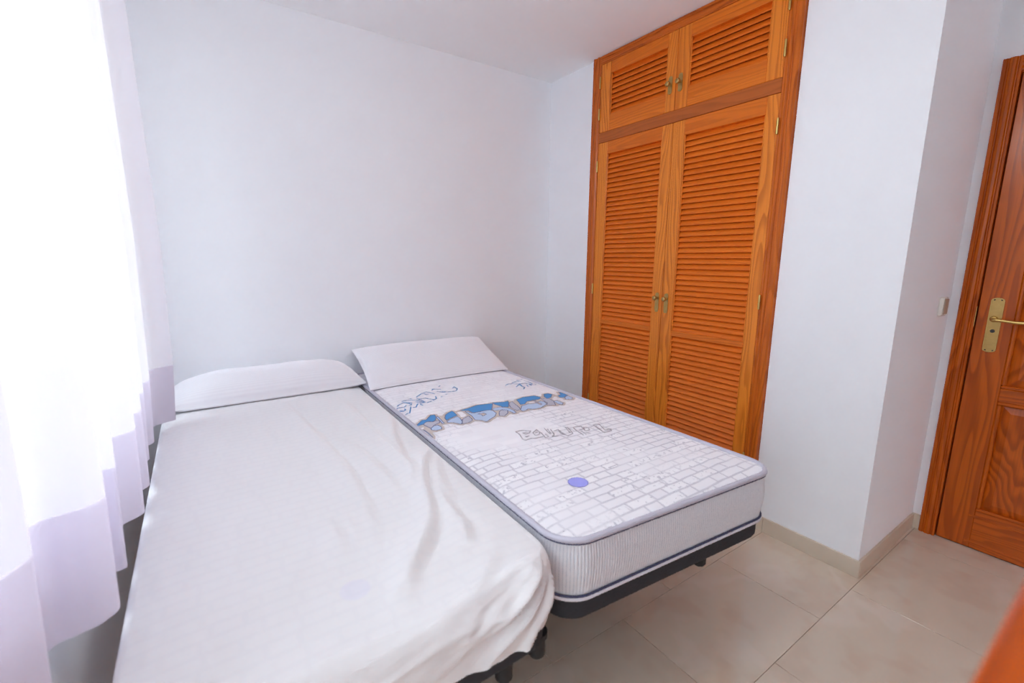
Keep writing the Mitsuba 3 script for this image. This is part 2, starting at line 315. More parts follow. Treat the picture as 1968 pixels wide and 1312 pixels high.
def raised(z0, z1, key):
    m = 0.045
    add(d+'__panel', trimesh.convex.convex_hull(np.array([[LX0+0.016, a, b] for a in (P1, P0) for b in (z0, z1)] + [[LX0+0.002, a, b] for a in (P1+m, P0-m) for b in (z0+m, z1-m)]+[[LX1-0.008, a, b] for a in (P1, P0) for b in (z0, z1)])), 'mat_door_panel')
    def bead(y0, y1, za, zb): return box(LX0-0.004, LX0+0.016, min(y0, y1), max(y0, y1), za, zb, .004)
    for b in (bead(P1, P0, z0, z0+0.014), bead(P1, P0, z1-0.014, z1), ): add(d+'__bead', b, 'mat_door_level', 40)
    for b in (bead(P0-0.014, P0, z0+0.014, z1-0.014), bead(P1, P1+0.014, z0+0.014, z1-0.014)): add(d+'__bead', b, 'mat_door_upright', 40)
raised(0.1855, 0.6995, 'lower'); raised(0.7585, 1.8995, 'upper')
for z in (0.025, 0.15): add(d+'__bead', box(LX0-0.003, LX0+0.002, P1-0.03, P0+0.02, z, z+0.012, .0024), 'mat_door_level', 40)
# handle
hy, hz0, hz1 = -2.2465, 0.910, 1.145
def plate_outline(y, z0, z1, hw, n=7):
    out = []
    for a in np.linspace(0, math.pi, n): out.append((y+hw*math.cos(a), z1-0.012+0.012*math.sin(a)))
    for a in np.linspace(math.pi, 2*math.pi, n): out.append((y+hw*math.cos(a), z0+0.010+0.010*math.sin(a)))
    return out
h = d+'__handle'
pl = plate_outline(hy, hz0, hz1, 0.0205)
add(h+'__plate', extrude_x(Polygon(pl), LX0-0.0045, LX0), 'mat_brass'); 
add(h+'__plate_rim', extrude_x(Polygon(pl).buffer(0.0005).difference(Polygon(pl).buffer(-0.004)), LX0-0.0065, LX0-0.0002), 'mat_brass')
add(h+'__rose', lathe([(0, 0), (0.013, 0), (0.013, 0.004), (0.010, 0.010), (0, 0.010)], 'x', 20, (LX0-0.0045, hy+0.002, 1.054)), 'mat_brass_bright', 40)
lv = spline([(LX0-0.010, hy+0.002, 1.054), (LX0-0.042, hy+0.001, 1.054), (LX0-0.050, hy-0.006, 1.054), (LX0-0.051, hy-0.030, 1.053), (LX0-0.050, hy-0.070, 1.049), (LX0-0.049, hy-0.100, 1.050), (LX0-0.048, hy-0.120, 1.052)], 6)
add(h+'__lever', tube(lv, np.interp(np.arange(len(lv)), [0, 10, 20, 30, len(lv)-1], [0.0075, 0.0075, 0.0065, 0.008, 0.009]), 12), 'mat_brass_bright', 45)
add(h+'__keyhole', lathe([(0, 0), (0.0075, 0), (0.0075, 0.002), (0, 0.002)], 'x', 16, (LX0-0.0045, hy, 1.002)), 'mat_dark_metal')
for yy, zz in ((0.011, 1.136), (-0.011, 1.136), (0.012, 0.918), (-0.012, 0.918)): add(h+'__screw', lathe([(0, 0), (0.003, 0), (0.002, 0.0015), (0, 0.0015)], 'x', 10, (LX0-0.0045, hy+yy, zz)), 'mat_dark_metal')
labels[h] = {'label': 'antique brass lever handle on a long plate'}
add(d+'__latch_plate', box(XD-0.0185, XD-0.014, CY1-0.0022, CY1-0.0004, 1.015, 1.105), 'mat_brass_bright')
tag(d, 'varnished orange wooden panel door with brass lever handle in the niche', kind='structure')

# light switch on the niche face
add('light_switch__body', box(0.500, 0.565, YN-0.016, YN, 1.062, 1.142, .003), 'mat_switch', 40)
add('light_switch__rocker', box(0.506, 0.559, YN-0.020, YN-0.0155, 1.068, 1.136, .002), 'mat_switch_front', 40)
tag('light_switch', 'small pale light switch with brown front on the niche wall near the door', 'light switch')

# ---------------------------------------------------------------- built-in wardrobe
wd = 'wardrobe'
IY0, IY1, IZ1, RZ0, RZ1, WB = -0.500, -1.588, 2.452, 2.004, 2.063, 0.104     # inner edges, top, middle rail, bottom
PROF = [(0.02, 0), (-0.016, 0), (-0.022, 0.10), (-0.022, 0.34), (-0.017, 0.40), (-0.017, 0.50), (-0.021, 0.56), (-0.021, 0.72), (-0.017, 0.80), (-0.013, 0.86), (-0.013, 1.0), (0.02, 1.0)]
def wcasing(y0, y1, z0, z1): return extrude_z([(a, y0+b*(y1-y0)) for a, b in PROF], z0, z1)
add(wd+'__casing', wcasing(YA, IY0, WB, 2.4995), 'mat_casing', 25)
add(wd+'__casing', wcasing(YB, IY1, WB, 2.4995), 'mat_casing', 25)
add(wd+'__casing', extrude_y([(a, 2.4995-b*(2.4995-IZ1)) for a, b in PROF], IY1+0.0003, IY0-0.0003), 'mat_casing_level', 25)
add(wd+'__rail', box(-0.016, 0.02, IY1+0.0003, IY0-0.0003, RZ0, RZ1, .0015), 'mat_rail'); labels[wd+'__rail'] = {'label': 'darker brown rail between upper and lower doors'}
add(wd+'__plinth', box(-0.012, 0.02, IY1+0.0003, IY0-0.0003, WB, 0.135, .0015), 'mat_pine_level')
add(wd+'__gap_shade_panel', box(0.030, 0.040, IY1-0.03, IY0+0.03, WB+0.002, 2.49), 'mat_gap_shade')  # dark sheet added close behind the doors as shade for the slat gaps
YM = -1.0455
def slat_mesh(y0, y1, z):
    ca, sa = math.cos(math.radians(33)), math.sin(math.radians(33)); L, t = 0.0375, 0.0065
    o = []
    for u, v in ((-L/2+0.002, -t/2), (-L/2, -t/2+0.002), (-L/2, t/2-0.002), (-L/2+0.002, t/2), (L/2, t/2), (L/2, -t/2)):  # u up the slat, v inwards
        o.append((0.003 + u*sa + v*ca, z + u*ca - v*sa))
    return extrude_y(o, y0, y1)
random.seed(11)
def hinge(key, y, z):
    add(key+'__hinge', lathe([(0, -0.034), (0.0035, -0.034), (0.0055, -0.031), (0.0055, -0.0012), (0.0046, -0.0006), (0.0046, 0.0006), (0.0055, 0.0012), (0.0055, 0.031), (0.0035, 0.034), (0, 0.034)], 'z', 12, (-0.0185, y, z)), 'mat_brass_bright', 40)
def pull(key, y, zk, z0, z1):
    k = key+'__pull'
    add(k, cat(extrude_x(Polygon(plate_outline(y, z0, z1, 0.0125)), -0.0165, -0.0134),
               lathe([(0, 0), (0.0065, 0), (0.0055, 0.006), (0.006, 0.011), (0.0125, 0.017), (0.0135, 0.022), (0.0115, 0.028), (0.005, 0.031), (0, 0.0315)], 'x', 18, (-0.0160, y, zk)),
               lathe([(0, 0), (0.003, 0), (0.002, 0.0015), (0, 0.0015)], 'x', 10, (-0.0160, y, z0+0.012)), lathe([(0, 0), (0.003, 0), (0.002, 0.0015), (0, 0.0015)], 'x', 10, (-0.0160, y, z1-0.010))), 'mat_brass', 35)
    labels[k] = {'label': 'antique brass knob on an oblong plate'}
def wdoor(y0, y1, z0, z1, sl, sr, rails, panels, upright, hinges, pull_at):
    """louvred door from y0 (nearer the back wall) to y1; sl, sr the stile widths; rails and panels as (z0, z1)"""
    key = numbered(wd+'__door')
    FX0, FX1 = -0.0135, 0.018
    add(key+'__stile', box(FX0, FX1, y0-sl, y0, z0, z1, .0015), upright[0]); add(key+'__stile', box(FX0, FX1, y1, y1+sr, z0, z1, .0015), upright[1])
    a, b = y0-sl, y1+sr
    for r0, r1 in rails: add(key+'__rail', box(FX0+0.0003, FX1, b+0.0002, a-0.0002, r0, r1, .0015), 'mat_pine_level')
    for p0, p1 in panels:
        n = round((p1-p0)/0.028); pitch = (p1-p0)/n
        for i in range(n):
            add(key+'__slat', slat_mesh(a-0.0003, b+0.0003, p0+(i+0.5)*pitch), random.choice(('mat_slat', 'mat_slat', 'mat_slat_b')))
        # quarter bead around the opening
        for yb0, yb1 in ((a-0.006, a-0.0002), (b+0.0002, b+0.006)): add(key+'__bead', box(FX0+0.002, FX0+0.012, yb0, yb1, p0, p1, .002), 'mat_pine_upright')
    for yh, zh in hinges: hinge(key, yh, zh)
    pull(key, *pull_at)
    return key
G = 0.0012
U, U2 = ('mat_pine_upright', 'mat_pine_upright_b'), ('mat_pine_upright_b', 'mat_pine_upright')
ku = wdoor(IY0-G, YM+G, RZ1+G, IZ1-G, 0.080, 0.060, [(RZ1+G, 2.158), (2.386, IZ1-G)], [(2.158, 2.386)], U, [(-0.499, 2.353), (-0.499, 2.173)], (-1.012, 2.196, 2.150, 2.238))
kv = wdoor(YM-G, IY1+G, RZ1+G, IZ1-G, 0.073, 0.072, [(RZ1+G, 2.158), (2.386, IZ1-G)], [(2.158, 2.386)], U2, [(-1.589, 2.351), (-1.589, 2.175)], (-1.074, 2.193, 2.148, 2.236))
kl = wdoor(IY0-G, YM+G, 0.137, RZ0-G, 0.074, 0.066, [(0.137, 0.235), (0.887, 0.917), (1.932, RZ0-G)], [(0.235, 0.887), (0.917, 1.932)], U2, [(-0.499, 1.868), (-0.499, 1.108), (-0.499, 0.36)], (-1.014, 1.084, 1.004, 1.114))
kr = wdoor(YM-G, IY1+G, 0.137, RZ0-G, 0.072, 0.056, [(0.137, 0.235), (0.880, 0.910), (1.928, RZ0-G)], [(0.235, 0.880), (0.910, 1.928)], U, [(-1.589, 1.867), (-1.589, 1.105), (-1.589, 0.335)], (-1.076, 1.082, 1.002, 1.113))
tag(wd, 'built-in orange pine wardrobe with four louvred doors reaching the ceiling', 'wardrobe')
for k, t in ((ku, 'upper small louvred door at the back wall side'), (kv, 'upper small louvred door at the room side'), (kl, 'tall louvred door at the back wall side'), (kr, 'tall louvred door at the room side')): labels[k] = {'label': t}

# ---------------------------------------------------------------- beds
def rring(W, L, r, o, n=None, dense=0.012):
    """outline of a rounded rectangle W x L (offset outwards by o) as local (a, b), counter-clockwise, and the run along it"""
    pts = []
    def seg(p, q, k):
        for t in np.arange(k)/k: pts.append((p[0]+(q[0]-p[0])*t, p[1]+(q[1]-p[1])*t))
    def arc(cx, cy, a0, k):
        for t in np.arange(k)/k:
            a = a0+t*math.pi/2; pts.append((cx+(r+o)*math.cos(a), cy+(r+o)*math.sin(a)))
    nx, ny, na = max(2, int((W-2*r)/dense)), max(2, int((L-2*r)/dense)), max(6, int(r*1.6/dense))
    arc(W-r, L-r, 0, na); seg((W-r, L+o), (r, L+o), nx); arc(r, L-r, math.pi/2, na); seg((-o, L-r), (-o, r), ny)
    arc(r, r, math.pi, na); seg((r, -o), (W-r, -o), nx); arc(W-r, r, 1.5*math.pi, na); seg((W+o, r), (W+o, L-r), ny)
    return np.array(pts)
class Bed:
    """a bed's plan: the four corners (head left, head right, foot left, foot right) of a slightly skewed rectangle"""
    def __init__(s, hl, hr, fl, fr): s.c = [np.array(x, float) for x in (hl, hr, fl, fr)]; s.W = np.linalg.norm(s.c[3]-s.c[2]); s.L = np.linalg.norm(s.c[2]-s.c[0])
    def map(s, ab, z):
        u, v = ab[:, 0:1]/s.W, ab[:, 1:2]/s.L; hl, hr, fl, fr = s.c
        xy = (1-u)*(1-v)*hl + u*(1-v)*hr + (1-u)*v*fl + u*v*fr
        return np.c_[xy, np.broadcast_to(z, len(ab))]
    def inv(s, xy):
        ab = np.tile([[s.W/2, s.L/2]], (len(xy), 1))
        for _ in range(12):
            f = s.map(ab, 0)[:, :2]-xy
            e = 1e-4; ja = (s.map(ab+[e, 0], 0)[:, :2]-s.map(ab, 0)[:, :2])/e; jb = (s.map(ab+[0, e], 0)[:, :2]-s.map(ab, 0)[:, :2])/e
            det = ja[:, 0]*jb[:, 1]-ja[:, 1]*jb[:, 0]
            ab = ab - np.c_[(f[:, 0]*jb[:, 1]-f[:, 1]*jb[:, 0])/det, (ja[:, 0]*f[:, 1]-ja[:, 1]*f[:, 0])/det]
        return ab
RB = Bed((-1.462, -0.015), (-0.652, -0.015), (-1.490, -1.945), (-0.636, -2.015))
LB = Bed((-2.335, -0.015), (-1.481, -0.015), (-2.322, -1.968), (-1.510, -1.962))
ZB, ZT = 0.450, 0.618
def ring_faces_order(r): return r
def bed_base(bed, label, pegs):
    k = numbered('bed_base'); W, L, r = bed.W, bed.L, 0.085
    R = [bed.map(rring(W, L, r, o), z) for o, z in ((-0.020, 0.386), (-0.011, 0.389), (-0.007, 0.397), (-0.006, 0.436), (-0.009, 0.445), (-0.018, 0.4485))]
    add(k+'__frame', loft(R, True, True, True), 'mat_charcoal', 40)
    for a in (0.16, W-0.16):
        for b in (0.30, L-0.62):
            p = bed.map(np.array([[a, b]]), 0)[0]
            add(k+'__leg', lathe([(0, 0), (0.026, 0), (0.028, 0.004), (0.024, 0.02), (0.024, 0.386), (0, 0.386)], 'z', 20, (p[0], p[1], 0)), 'mat_black', 40)
    for x, y in pegs:
        add(k+'__foot_peg', lathe([(0, 0.318), (0.017, 0.318), (0.021, 0.324), (0.021, 0.365), (0.026, 0.372), (0.026, 0.387), (0, 0.387)], 'z', 18, (x, y, 0)), 'mat_black', 40)
    tag(k, label, 'bed base'); return k
bed_base(RB, 'charcoal upholstered bed base under the printed mattress', [(-0.885, -1.925)])
bed_base(LB, 'charcoal upholstered bed base under the bed with the creased sheet, by the curtain', [(-1.535, -1.905), (-1.640, -1.915)])

# printed mattress
def ztop(ab, W, L):
    d = np.minimum(np.minimum(ab[:, 0], W-ab[:, 0]), np.minimum(ab[:, 1], L-ab[:, 1])); d = np.maximum(d, 0)
    P = np.c_[ab*7, np.zeros(len(ab))]
    return ZT-0.004+0.012*(1-np.exp(-d/0.03)) + 0.003*(meshkit.fbm(P*0.7, 2, 4)-0.5)*np.clip(d/0.05, 0, 1)
def top_mesh(bed, r, o, zf, steps):
    base = rring(bed.W, bed.L, r, o); c = np.array([bed.W/2, bed.L/2]); R = []
    for s in steps:
        ab = c+(base-c)*s; R.append(bed.map(ab, zf(ab)))
    return loft(R, True, False, True)
mt = 'mattress'
steps = np.r_[1.0, 0.995, 0.985, 0.97, 0.95, np.linspace(0.92, 0.02, 60)]
add(mt+'__top_panel', top_mesh(RB, 0.085, -0.002, lambda ab: ztop(ab, RB.W, RB.L), steps), 'mat_ticking', True)
base = rring(RB.W, RB.L, 0.085, 0.0, dense=0.008); run = np.r_[0, np.cumsum(np.linalg.norm(np.diff(base, axis=0), axis=1))]
R, UV = [], []
for t in np.linspace(0, 1, 14):
    z = ZB+0.014+(ZT-0.004-ZB-0.014)*t; o = -0.001+0.008*math.sin(math.pi*t)
    b = rring(RB.W, RB.L, 0.085, o, dense=0.008); R.append(RB.map(b, z)); UV.append(np.c_[run, np.full(len(run), z)])
add(mt+'__border', loft(R, True), 'mat_border', True, uv=np.vstack(UV))
def piping(key, o, z, rad, mat): add(key, tube(RB.map(rring(RB.W, RB.L, 0.085, o), z), rad, 10, True), mat, True)
piping(mt+'__piping', 0.001, ZT-0.001, 0.0085, 'mat_piping')
piping(mt+'__piping_seam', 0.0045, ZT-0.0098, 0.0022, 'mat_navy')
piping(mt+'__bottom_piping', 0.001, ZB+0.005, 0.0062, 'mat_piping_pale')
piping(mt+'__bottom_seam', 0.0035, ZB+0.0135, 0.0028, 'mat_navy')
add(mt+'__underside', loft([RB.map(rring(RB.W, RB.L, 0.085, -0.001), ZB+0.003), RB.map(rring(RB.W, RB.L, 0.085, -0.06), ZB)], True, False, True), 'mat_border', False)
tag(mt, 'uncovered white mattress printed with grey bricks and blue graffiti', 'mattress')
labels[mt+'__piping'] = {'label': 'grey piping around the top edge'}

# print on the ticking: flat shapes lying on the cloth
blue = [[[-1.4734,-1.0017],[-1.43,-0.9687],[-1.4143,-0.9752],[-1.4012,-0.9613],[-1.3786,-0.9374],[-1.361,-0.941],[-1.3665,-0.9686],[-1.3844,-1.0022],[-1.403,-1.012],[-1.4124,-1.0022],[-1.4244,-0.998],[-1.4447,-1.0134],[-1.4629,-1.0086],[-1.4773,-1.027]],[[-1.3218,-0.9666],[-1.3005,-0.9484],[-1.2764,-0.9355],[-1.2735,-0.9497],[-1.282,-1.0004],[-1.3039,-1.0094],[-1.3319,-1.0215],[-1.3475,-1.0337],[-1.3437,-1.0063]],[[-1.2434,-0.9507],[-1.2262,-0.947],[-1.1955,-0.9418],[-1.1415,-0.925],[-1.0945,-0.9342],[-1.0659,-0.9419],[-1.0849,-0.9724],[-1.1211,-1.0204],[-1.1415,-1.0121],[-1.2051,-1.0144],[-1.2101,-1.0016],[-1.2117,-0.9713]],[[-1.0611,-0.9341],[-1.0055,-0.9537],[-0.9855,-0.9498],[-0.9963,-0.9762],[-1.0335,-1.0266],[-1.0568,-1.0115],[-1.0567,-0.9907],[-1.066,-0.9634]],[[-0.9406,-0.9563],[-0.8907,-0.942],[-0.8304,-0.951],[-0.818,-0.9891],[-0.8411,-1.0093],[-0.8824,-1.0055],[-0.9156,-1.0065],[-0.9445,-1.0316],[-0.9664,-1.0281],[-0.9495,-0.9844]],[[-0.7738,-0.957],[-0.746,-0.9562],[-0.7379,-0.9802],[-0.7754,-1.0167],[-0.8053,-1.0208],[-0.7968,-0.9909]],[[-0.6776,-0.9557],[-0.669,-0.9742],[-0.6711,-1.0235],[-0.695,-1.0326],[-0.7176,-1.0542],[-0.7377,-1.0411],[-0.7281,-1.0112],[-0.7019,-1.0035]]]
light = [[[-1.4376,-1.0733],[-1.4176,-1.0591],[-1.4017,-1.0591],[-1.3982,-1.0855],[-1.4063,-1.1072],[-1.4293,-1.1087],[-1.4428,-1.0899]],[[-1.3692,-0.9745],[-1.3582,-0.9663],[-1.3637,-1.0083],[-1.3698,-1.0553],[-1.3795,-1.056],[-1.3718,-1.0104]],[[-1.3529,-1.0447],[-1.3311,-1.0295],[-1.288,-1.0121],[-1.289,-1.042],[-1.3021,-1.0851],[-1.317,-1.104],[-1.3352,-1.0707],[-1.3548,-1.058]],[[-1.4781,-1.0602],[-1.4639,-1.0628],[-1.4626,-1.1096],[-1.4663,-1.1512],[-1.4765,-1.1689],[-1.4757,-1.1389],[-1.4789,-1.0925]],[[-1.2292,-0.9697],[-1.2196,-0.9857],[-1.214,-1.0086],[-1.1348,-1.0115],[-1.1209,-1.0304],[-1.1247,-1.0668],[-1.15,-1.0971],[-1.2153,-1.1344],[-1.2249,-1.1109],[-1.2447,-1.0892],[-1.2332,-1.0428]],[[-1.1123,-1.0061],[-1.0661,-1.0054],[-1.0431,-1.041],[-1.0389,-1.0739],[-1.0462,-1.1083],[-1.062,-1.1124],[-1.0619,-1.0787],[-1.0709,-1.063],[-1.0846,-1.0442],[-1.1141,-1.0348]],[[-1.0115,-1.0917],[-0.972,-1.0458],[-0.9325,-1.0394],[-0.8984,-1.0507],[-0.8539,-1.0353],[-0.8451,-1.0522],[-0.8585,-1.0875],[-0.9127,-1.1155],[-0.9535,-1.1144],[-0.974,-1.096],[-0.9886,-1.1066],[-1.012,-1.1112]],[[-0.8026,-1.0686],[-0.7818,-1.0707],[-0.7818,-1.1154],[-0.8022,-1.1348],[-0.813,-1.117]],[[-0.7135,-1.0449],[-0.6814,-1.0353],[-0.6849,-1.0753],[-0.7098,-1.0944],[-0.7346,-1.0783]]]
grey = [[[-1.4447,-1.0134],[-1.4244,-0.998],[-1.4042,-1.0148],[-1.3835,-1.0102],[-1.3727,-1.0172],[-1.3832,-1.0394],[-1.4122,-1.0522],[-1.4376,-1.0733],[-1.4437,-1.0317]],[[-1.2762,-1.0504],[-1.2442,-1.0329],[-1.2501,-1.075],[-1.2592,-1.0913],[-1.2836,-1.1044],[-1.3106,-1.101],[-1.2876,-1.0579]],[[-1.1048,-1.0605],[-1.0755,-1.0401],[-1.0595,-1.0605],[-1.0822,-1.0945],[-1.1171,-1.1185],[-1.1305,-1.1006]],[[-1.0038,-0.9823],[-0.9738,-0.9687],[-0.9938,-1.0524],[-1.0066,-1.0849],[-1.0299,-1.0896],[-1.029,-1.0399]],[[-0.8302,-1.0047],[-0.7954,-1.0273],[-0.8026,-1.0686],[-0.8342,-1.1247],[-0.8697,-1.1016],[-0.8446,-1.0747]]]
hole = [[[-1.1999,-1.032],[-1.1694,-1.0377],[-1.1686,-1.0571],[-1.1938,-1.0685],[-1.1895,-1.0482]],[[-0.8766,-0.9978],[-0.8726,-1.0118],[-0.8776,-1.0751],[-0.8907,-1.0827],[-0.888,-1.0465]]]
scrib = [[[-1.4768,-0.7756],[-1.4552,-0.7465],[-1.4297,-0.7631],[-1.4136,-0.747]],[[-1.4473,-0.7251],[-1.4326,-0.712],[-1.4184,-0.7075]],[[-1.4069,-0.6775],[-1.3826,-0.6742],[-1.3455,-0.6982],[-1.327,-0.7529],[-1.3438,-0.7559],[-1.3549,-0.7208]],[[-1.4066,-0.6966],[-1.3922,-0.7245],[-1.3889,-0.754],[-1.4017,-0.7547]],[[-1.3241,-0.653],[-1.2845,-0.6169],[-1.2483,-0.5975],[-1.234,-0.6284],[-1.2284,-0.6532]],[[-1.2425,-0.6958],[-1.2526,-0.7292],[-1.2792,-0.7461]],[[-1.2716,-0.6252],[-1.2683,-0.6431],[-1.2562,-0.6405]],[[-1.3288,-0.6897],[-1.2951,-0.6918],[-1.2721,-0.7362]],[[-1.2126,-0.5876],[-1.1983,-0.5688],[-1.1846,-0.5833],[-1.1688,-0.5991]],[[-1.1549,-0.5448],[-1.1416,-0.5357]],[[-1.1984,-0.6189],[-1.1799,-0.6525],[-1.165,-0.6514],[-1.1784,-0.6373]],[[-1.1065,-0.6109],[-1.0886,-0.5935],[-1.0906,-0.6326],[-1.106,-0.6565]],[[-1.2211,-0.7147],[-1.2129,-0.715]],[[-1.1868,-0.6959],[-1.1764,-0.6921]],[[-1.3165,-0.7644],[-1.2904,-0.7531]],[[-1.4042,-0.7797],[-1.4226,-0.8194],[-1.4376,-0.851],[-1.4483,-0.8481]],[[-1.3992,-0.7917],[-1.3874,-0.7994],[-1.36,-0.7546]],[[-1.354,-0.7676],[-1.3501,-0.7883]],[[-1.4604,-0.7863],[-1.4514,-0.8006],[-1.4635,-0.8011]],[[-1.4521,-0.8086],[-1.4372,-0.8014],[-1.4358,-0.7852]],[[-1.4778,-0.8329],[-1.4684,-0.839]],[[-1.4578,-0.8541],[-1.4452,-0.8461]],[[-1.361,-0.659],[-1.3563,-0.6669]],[[-1.4141,-0.6964],[-1.3858,-0.7148],[-1.3801,-0.7323]],[[-1.1604,-0.6598],[-1.1365,-0.6643],[-1.1125,-0.6634]],[[-1.3318,-0.6779],[-1.3249,-0.7116],[-1.3214,-0.7519]],[[-0.8416,-0.7138],[-0.8124,-0.6966],[-0.7992,-0.7124]],[[-0.7853,-0.692],[-0.7541,-0.6821],[-0.7241,-0.6863]],[[-0.7923,-0.7022],[-0.7687,-0.732],[-0.7757,-0.7704],[-0.7588,-0.7238]],[[-0.8104,-0.769],[-0.7756,-0.742]],[[-0.7785,-0.7687],[-0.7793,-0.803],[-0.8014,-0.8228]],[[-0.6947,-0.6508],[-0.6743,-0.6401]],[[-0.6995,-0.6868],[-0.6918,-0.7223],[-0.7011,-0.7683],[-0.7223,-0.7692]],[[-0.7397,-0.7651],[-0.754,-0.7985]],[[-0.7141,-0.7526],[-0.7248,-0.7891]],[[-0.689,-0.7688],[-0.6908,-0.7822]],[[-0.7367,-0.6629],[-0.7186,-0.6668]],[[-0.7532,-0.7274],[-0.7236,-0.7317],[-0.7197,-0.749]]]
word = [[[-1.1781,-1.2933],[-1.1484,-1.2944],[-1.1222,-1.318],[-1.1442,-1.3353]],[[-1.1781,-1.2933],[-1.1808,-1.3229],[-1.198,-1.3681],[-1.1968,-1.3848],[-1.1625,-1.3803],[-1.1543,-1.3894],[-1.1186,-1.3904]],[[-1.1619,-1.3198],[-1.1487,-1.3205],[-1.1473,-1.3332],[-1.1602,-1.3364],[-1.1619,-1.3198]],[[-1.1754,-1.3532],[-1.1595,-1.356],[-1.1751,-1.3609]],[[-1.1279,-1.3381],[-1.095,-1.3195],[-1.101,-1.3478],[-1.1191,-1.3672],[-1.1353,-1.3643],[-1.1279,-1.3381]],[[-1.1196,-1.3436],[-1.1072,-1.3437]],[[-1.0989,-1.3492],[-1.1087,-1.3817],[-1.1183,-1.4056],[-1.1003,-1.4024],[-1.0945,-1.3756]],[[-1.0611,-1.3253],[-1.0739,-1.3655],[-1.0781,-1.3864]],[[-1.0548,-1.3377],[-1.0698,-1.3762],[-1.0615,-1.3894]],[[-1.0485,-1.35],[-1.0615,-1.3816],[-1.0739,-1.4045],[-1.0902,-1.409],[-1.0658,-1.4175]],[[-1.0445,-1.3688],[-1.0231,-1.3666],[-1.0408,-1.403],[-1.039,-1.4197]],[[-1.0254,-1.3732],[-1.0347,-1.4148],[-1.0331,-1.4389],[-1.0015,-1.4288],[-0.9875,-1.3981],[-0.9751,-1.3649],[-0.9815,-1.3606],[-0.9959,-1.3926],[-1.0054,-1.4184]],[[-0.9583,-1.3842],[-0.9709,-1.417],[-0.9745,-1.4464],[-0.9797,-1.4663]],[[-0.9471,-1.3832],[-0.9228,-1.3906],[-0.9336,-1.417],[-0.9511,-1.4137]],[[-0.9541,-1.428],[-0.967,-1.4669]],[[-0.9191,-1.4015],[-0.9089,-1.4165],[-0.922,-1.441],[-0.9436,-1.4349],[-0.9191,-1.4015]],[[-0.9533,-1.4524],[-0.9434,-1.4668]],[[-0.8715,-1.407],[-0.8414,-1.4093],[-0.8566,-1.4424],[-0.8712,-1.4742],[-0.8419,-1.477],[-0.855,-1.4929],[-0.8929,-1.492],[-0.8825,-1.4505],[-0.8715,-1.407]],[[-0.8709,-1.4245],[-0.8895,-1.4784]]]
wrinkle = [[[-1.8742,-0.4046],[-1.8383,-0.8367],[-1.8177,-1.1337],[-1.8166,-1.3181],[-1.8252,-1.4738],[-1.8467,-1.6481]],[[-1.7633,-0.9951],[-1.7326,-1.175],[-1.7258,-1.413],[-1.7386,-1.5693]],[[-1.6343,-0.4767],[-1.6411,-0.9267],[-1.6416,-1.174],[-1.6418,-1.3195]],[[-1.5094,-0.8181],[-1.583,-1.0416],[-1.6242,-1.2315],[-1.6419,-1.372],[-1.6941,-1.4784]],[[-1.5141,-1.2257],[-1.5941,-1.351],[-1.6496,-1.4859],[-1.6958,-1.6427],[-1.7407,-1.7335],[-1.8102,-1.8083],[-1.8502,-1.8575]],[[-1.6347,-1.5177],[-1.6425,-1.6868],[-1.6489,-1.7487],[-1.6843,-1.814]],[[-1.5083,-1.2772],[-1.5734,-1.4172],[-1.6214,-1.6281]],[[-1.9397,-1.5232],[-1.9298,-1.6365],[-1.9379,-1.7231]],[[-1.8824,-1.4739],[-1.8926,-1.6023],[-1.9006,-1.6837]],[[-1.7184,-1.6683],[-1.7626,-1.7477],[-1.8218,-1.8207],[-1.8714,-1.9135]],[[-1.6304,-1.8684],[-1.7112,-1.9397],[-1.8021,-1.9962],[-1.8842,-2.0194],[-1.9891,-1.984],[-2.0577,-1.9704],[-2.0863,-1.9726]],[[-1.6442,-1.7176],[-1.6842,-1.811]],[[-1.9302,-1.5276],[-1.9229,-1.641]],[[-1.542,-1.9786],[-1.6224,-1.9443],[-1.7088,-1.9832]]]

def lay(poly, lift, mat, key):
    area = Polygon(RB.map(rring(RB.W, RB.L, 0.085, -0.012), 0)[:, :2]); poly = poly.intersection(area).buffer(0)
    ms = []
    for g in getattr(poly, 'geoms', [poly]):
        if g.is_empty or g.area < 2e-6 or g.geom_type != 'Polygon': continue
        v, f = trimesh.creation.triangulate_polygon(g, engine='earcut')
        v, f = trimesh.remesh.subdivide_to_size(np.c_[v, np.zeros(len(v))], f, 0.012, max_iter=12)
        ab = RB.inv(v[:, :2]); v[:, 2] = ztop(ab, RB.W, RB.L)+lift
        n = np.cross(v[f[:, 1]]-v[f[:, 0]], v[f[:, 2]]-v[f[:, 0]])[:, 2].sum()
        ms.append(trimesh.Trimesh(v, f if n > 0 else f[:, ::-1], process=False))
    for m in ms: add(key, m, mat, False)
blue_u, light_u, grey_u, hole_u = [unary_union([Polygon(p).buffer(0) for p in s]) for s in (blue, light, grey, hole)]
letters = unary_union([blue_u, light_u, grey_u])
L_ = 0.0009
lay(letters.buffer(0.020).buffer(-0.008), L_, 'mat_print_tan', mt+'__graffiti_tan')  # tan ground printed around the letters
lay(blue_u.difference(light_u), L_+0.0004, 'mat_print_blue', mt+'__graffiti_blue')
lay(grey_u.difference(blue_u).difference(light_u), L_+0.0004, 'mat_print_grey', mt+'__graffiti_grey')
lay(light_u.difference(hole_u), L_+0.0004, 'mat_print_light', mt+'__graffiti_light')
edge = unary_union([Polygon(p).exterior.buffer(0.0018) for p in blue+light+grey+hole])
lay(edge, L_+0.0008, 'mat_print_outline', mt+'__graffiti_outline')
lay(unary_union([LineString(p).buffer(0.0024) for p in scrib]), L_+0.0004, 'mat_print_scribble', mt+'__scribble')
lay(unary_union([LineString(p).buffer(0.0018) for p in word]), L_+0.0004, 'mat_print_word', mt+'__outlined_word')
